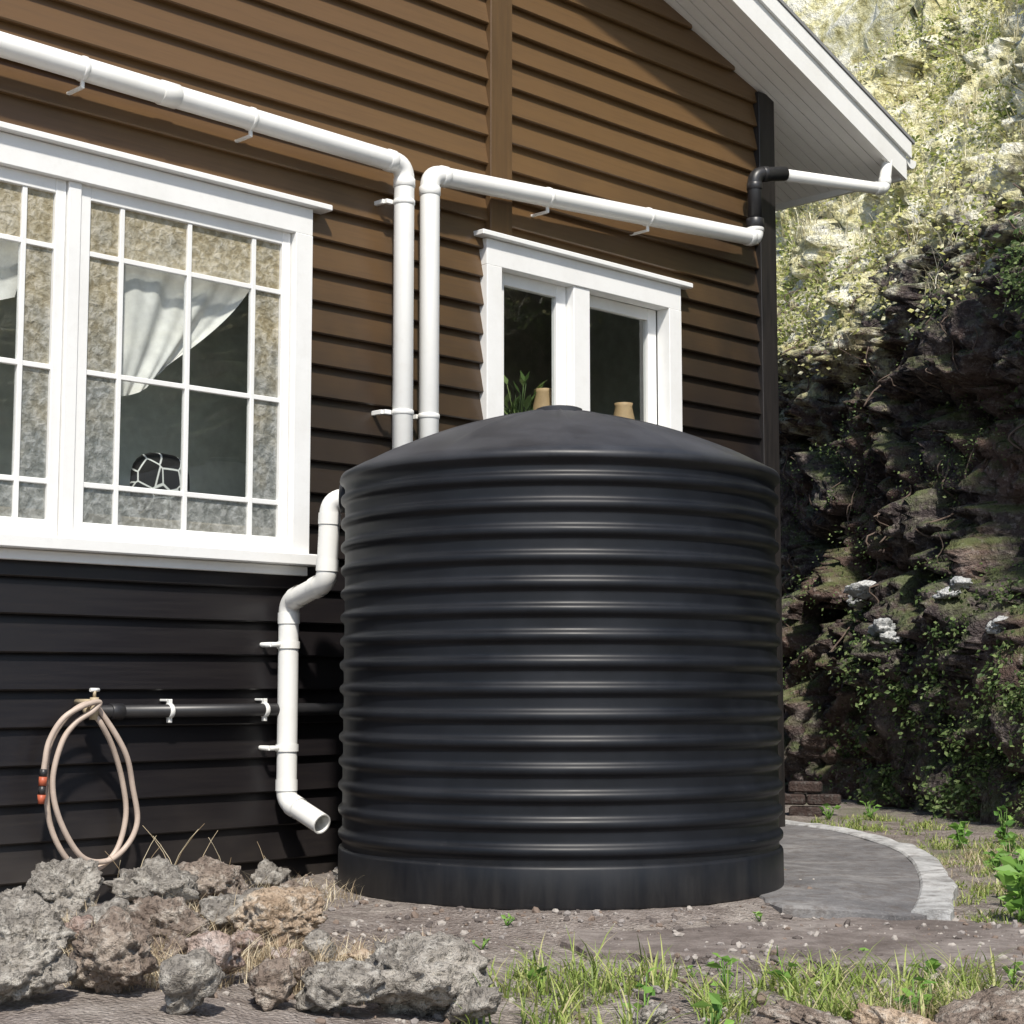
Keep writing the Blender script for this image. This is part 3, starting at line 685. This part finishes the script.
for _ in range(170):
    u=U(ua,ub); z=U(1.8,5.0); pts=[]; dz=U(.3,1.0); n=7; du=U(-.2,.2)
    for k in range(n):
        t=k/(n-1); _,nn=cbase(u); q=cpt(u+du*t,z-dz*t)+nn*.03; pts.append(q)
    r0=U(.0025,.008); mb.tube(catmull(pts,3),r0,6,0,True)
mb.obj('hanging_roots',mk_plain('root_bark',(.17,.125,.10),.9),recalc=False)
def grass_patch(name,n,pts,h,mat,seed,w=(.004,.008),lean=(.2,.9),thr=-.02):
    random.seed(seed); mb=MB()
    for (cx,cy,rx,ry,frac) in pts:
        for _ in range(int(n*frac)):
            a=U(0,6.28); rr=math.sqrt(R()); x=cx+rx*rr*math.cos(a); y=cy+ry*rr*math.sin(a)
            if noise.noise(Vector((x*4,y*4,2)))+U(-.2,.2)<thr: continue
            if math.hypot(x-TC.x,y-TC.y)<1.0: continue
            hh=U(.5,1.2)
            for k in range(random.randint(3,7)):
                xx,yy=x+U(-.02,.02),y+U(-.02,.02); blade(mb,Vector((xx,yy,gz(xx,yy)-.005)),U(*h)*(1-.3*rr)*hh,U(*w),U(*lean))
    return mb.obj(name,mat,recalc=False)
grass_patch('grass',420,[(.35,4.6,.55,.5,1.0),(.95,4.75,.45,.45,1.2),(1.35,4.85,.3,.4,.5),(.25,5.15,.25,.2,.3)],(.04,.20),M_grass,31,(.003,.008),(.3,1.4),.10)
grass_patch('grass_verge',1500,[(2.7,8.6,.6,1.6,1.2),(2.35,10.9,.5,.7,.5),(2.2,7.0,.5,.9,.6),(1.25,9.3,.1,.5,.08)],(.015,.085),M_grass,32,(.004,.008),(.3,1.5),.05)
grass_patch('dry_grass_tuft',620,[(-.93,5.2,.3,.3,1.2),(-1.3,5.0,.3,.3,.6),(-.55,4.75,.25,.25,.6),(-1.0,4.6,.3,.3,.8),(-.95,6.7,.35,.4,.5),(-.3,5.0,.2,.2,.3),(1.1,4.5,.3,.2,.3),(2.5,8.0,.5,1.2,.5)],(.04,.17),M_dry,33,(.0016,.0035),(.3,1.6),-.1)
random.seed(9); mb=MB()
def weed(x,y,n,s_,h):
    for k in range(n):
        a=U(0,6.28); d=Vector((math.cos(a),math.sin(a),U(-.1,.7))); st=Vector((x,y,gz(x,y)))+Vector((U(-.03,.03),U(-.03,.03),U(.02,h)))
        mb.tube([Vector((x,y,gz(x,y))),st],.002,5); leaf(mb,st,d,s_*U(.5,1.2),.6,.3)
for x,y,n,s_,h in ((2.05,6.9,50,.10,.22),(1.93,6.5,36,.09,.2),(2.2,7.4,36,.08,.16),(2.12,7.15,30,.09,.14),(.62,5.05,9,.06,.1),(.8,5.0,6,.05,.12),(.08,4.95,7,.06,.06),(1.25,5.15,8,.05,.08),(.35,4.6,8,.045,.12),(1.05,4.55,10,.05,.1),(2.6,8.4,24,.07,.15),(2.45,9.4,30,.06,.15),(2.8,9.8,30,.06,.2),(2.3,8.2,24,.06,.1),(2.6,9.0,24,.06,.1),(.5,4.35,8,.05,.1),(-.02,6.1,6,.035,.03),(1.18,7.6,6,.035,.04),(.55,5.3,5,.03,.03),(1.1,5.6,6,.03,.04),(.9,6.3,4,.03,.03),(-.1,5.7,5,.03,.03),(1.5,5.2,8,.04,.06),(2.35,11.3,20,.05,.12),(2.1,11.4,16,.05,.1)):
    weed(x,y,n,s_,h)
mb.obj('broadleaf_weed',M_weed,recalc=False)
mb=MB(); random.seed(12)
for _ in range(16):
    s0=U(-1.5,-.75); o=.12+U(0,.15); p=HO+Vector((.7071,.7071,0))*s0+Vector((.7071,-.7071,0))*o; h=U(.10,.32); a=U(0,6.28)
    pts=[p+Vector((math.cos(a)*t*t*h*.5,math.sin(a)*t*t*h*.5,h*t)) for t in (0,.3,.6,.85,1)]; mb.tube(pts,.002,5,0,True,[.002,.0018,.0015,.001,.001])
mb.obj('dry_stems',M_dry,recalc=False)
mb=MB()
for r_ in range(3):
    for k in range(2 if r_%2 else 1):
        x=k*.235-(.11 if r_%2 else 0); mb.box(x+.004,x+.226,0,.11,r_*.085+.003,r_*.085+.078,0,.012)
mb.obj('brick_retaining_wall',M_brick,None,(1.90,11.85,-.05),math.radians(-18))

# ------------------------------------------------------------------ light, sky, camera
EL=math.radians(52); AZ=math.radians(172)
sd=Vector((math.sin(AZ)*math.cos(EL),math.cos(AZ)*math.cos(EL),math.sin(EL)))
L=bpy.data.lights.new('sun','SUN'); L.energy=5.0; L.angle=math.radians(3); L.color=(1,.945,.86)
so=bpy.data.objects.new('sun',L); link(so); so.rotation_euler=sd.to_track_quat('Z','Y').to_euler()
w=bpy.data.worlds.new("World"); bpy.context.scene.world=w; w.use_nodes=True; nt=w.node_tree
sk=nt.nodes.new('ShaderNodeTexSky'); sk.sky_type='NISHITA'; sk.sun_disc=False; sk.sun_elevation=EL; sk.sun_rotation=AZ
nt.links.new(sk.outputs[0],nt.nodes['Background'].inputs[0]); nt.nodes['Background'].inputs[1].default_value=.15
c=bpy.data.cameras.new('camera'); co=bpy.data.objects.new('camera',c); link(co); co.location=(0,0,.86); co.rotation_euler=(math.pi/2+math.radians(5.81),0,0)
c.sensor_width=36; c.lens=36*1700/1024; c.clip_end=2000; bpy.context.scene.camera=co
bpy.context.scene.view_settings.view_transform='Standard'; bpy.context.scene.view_settings.look='None'
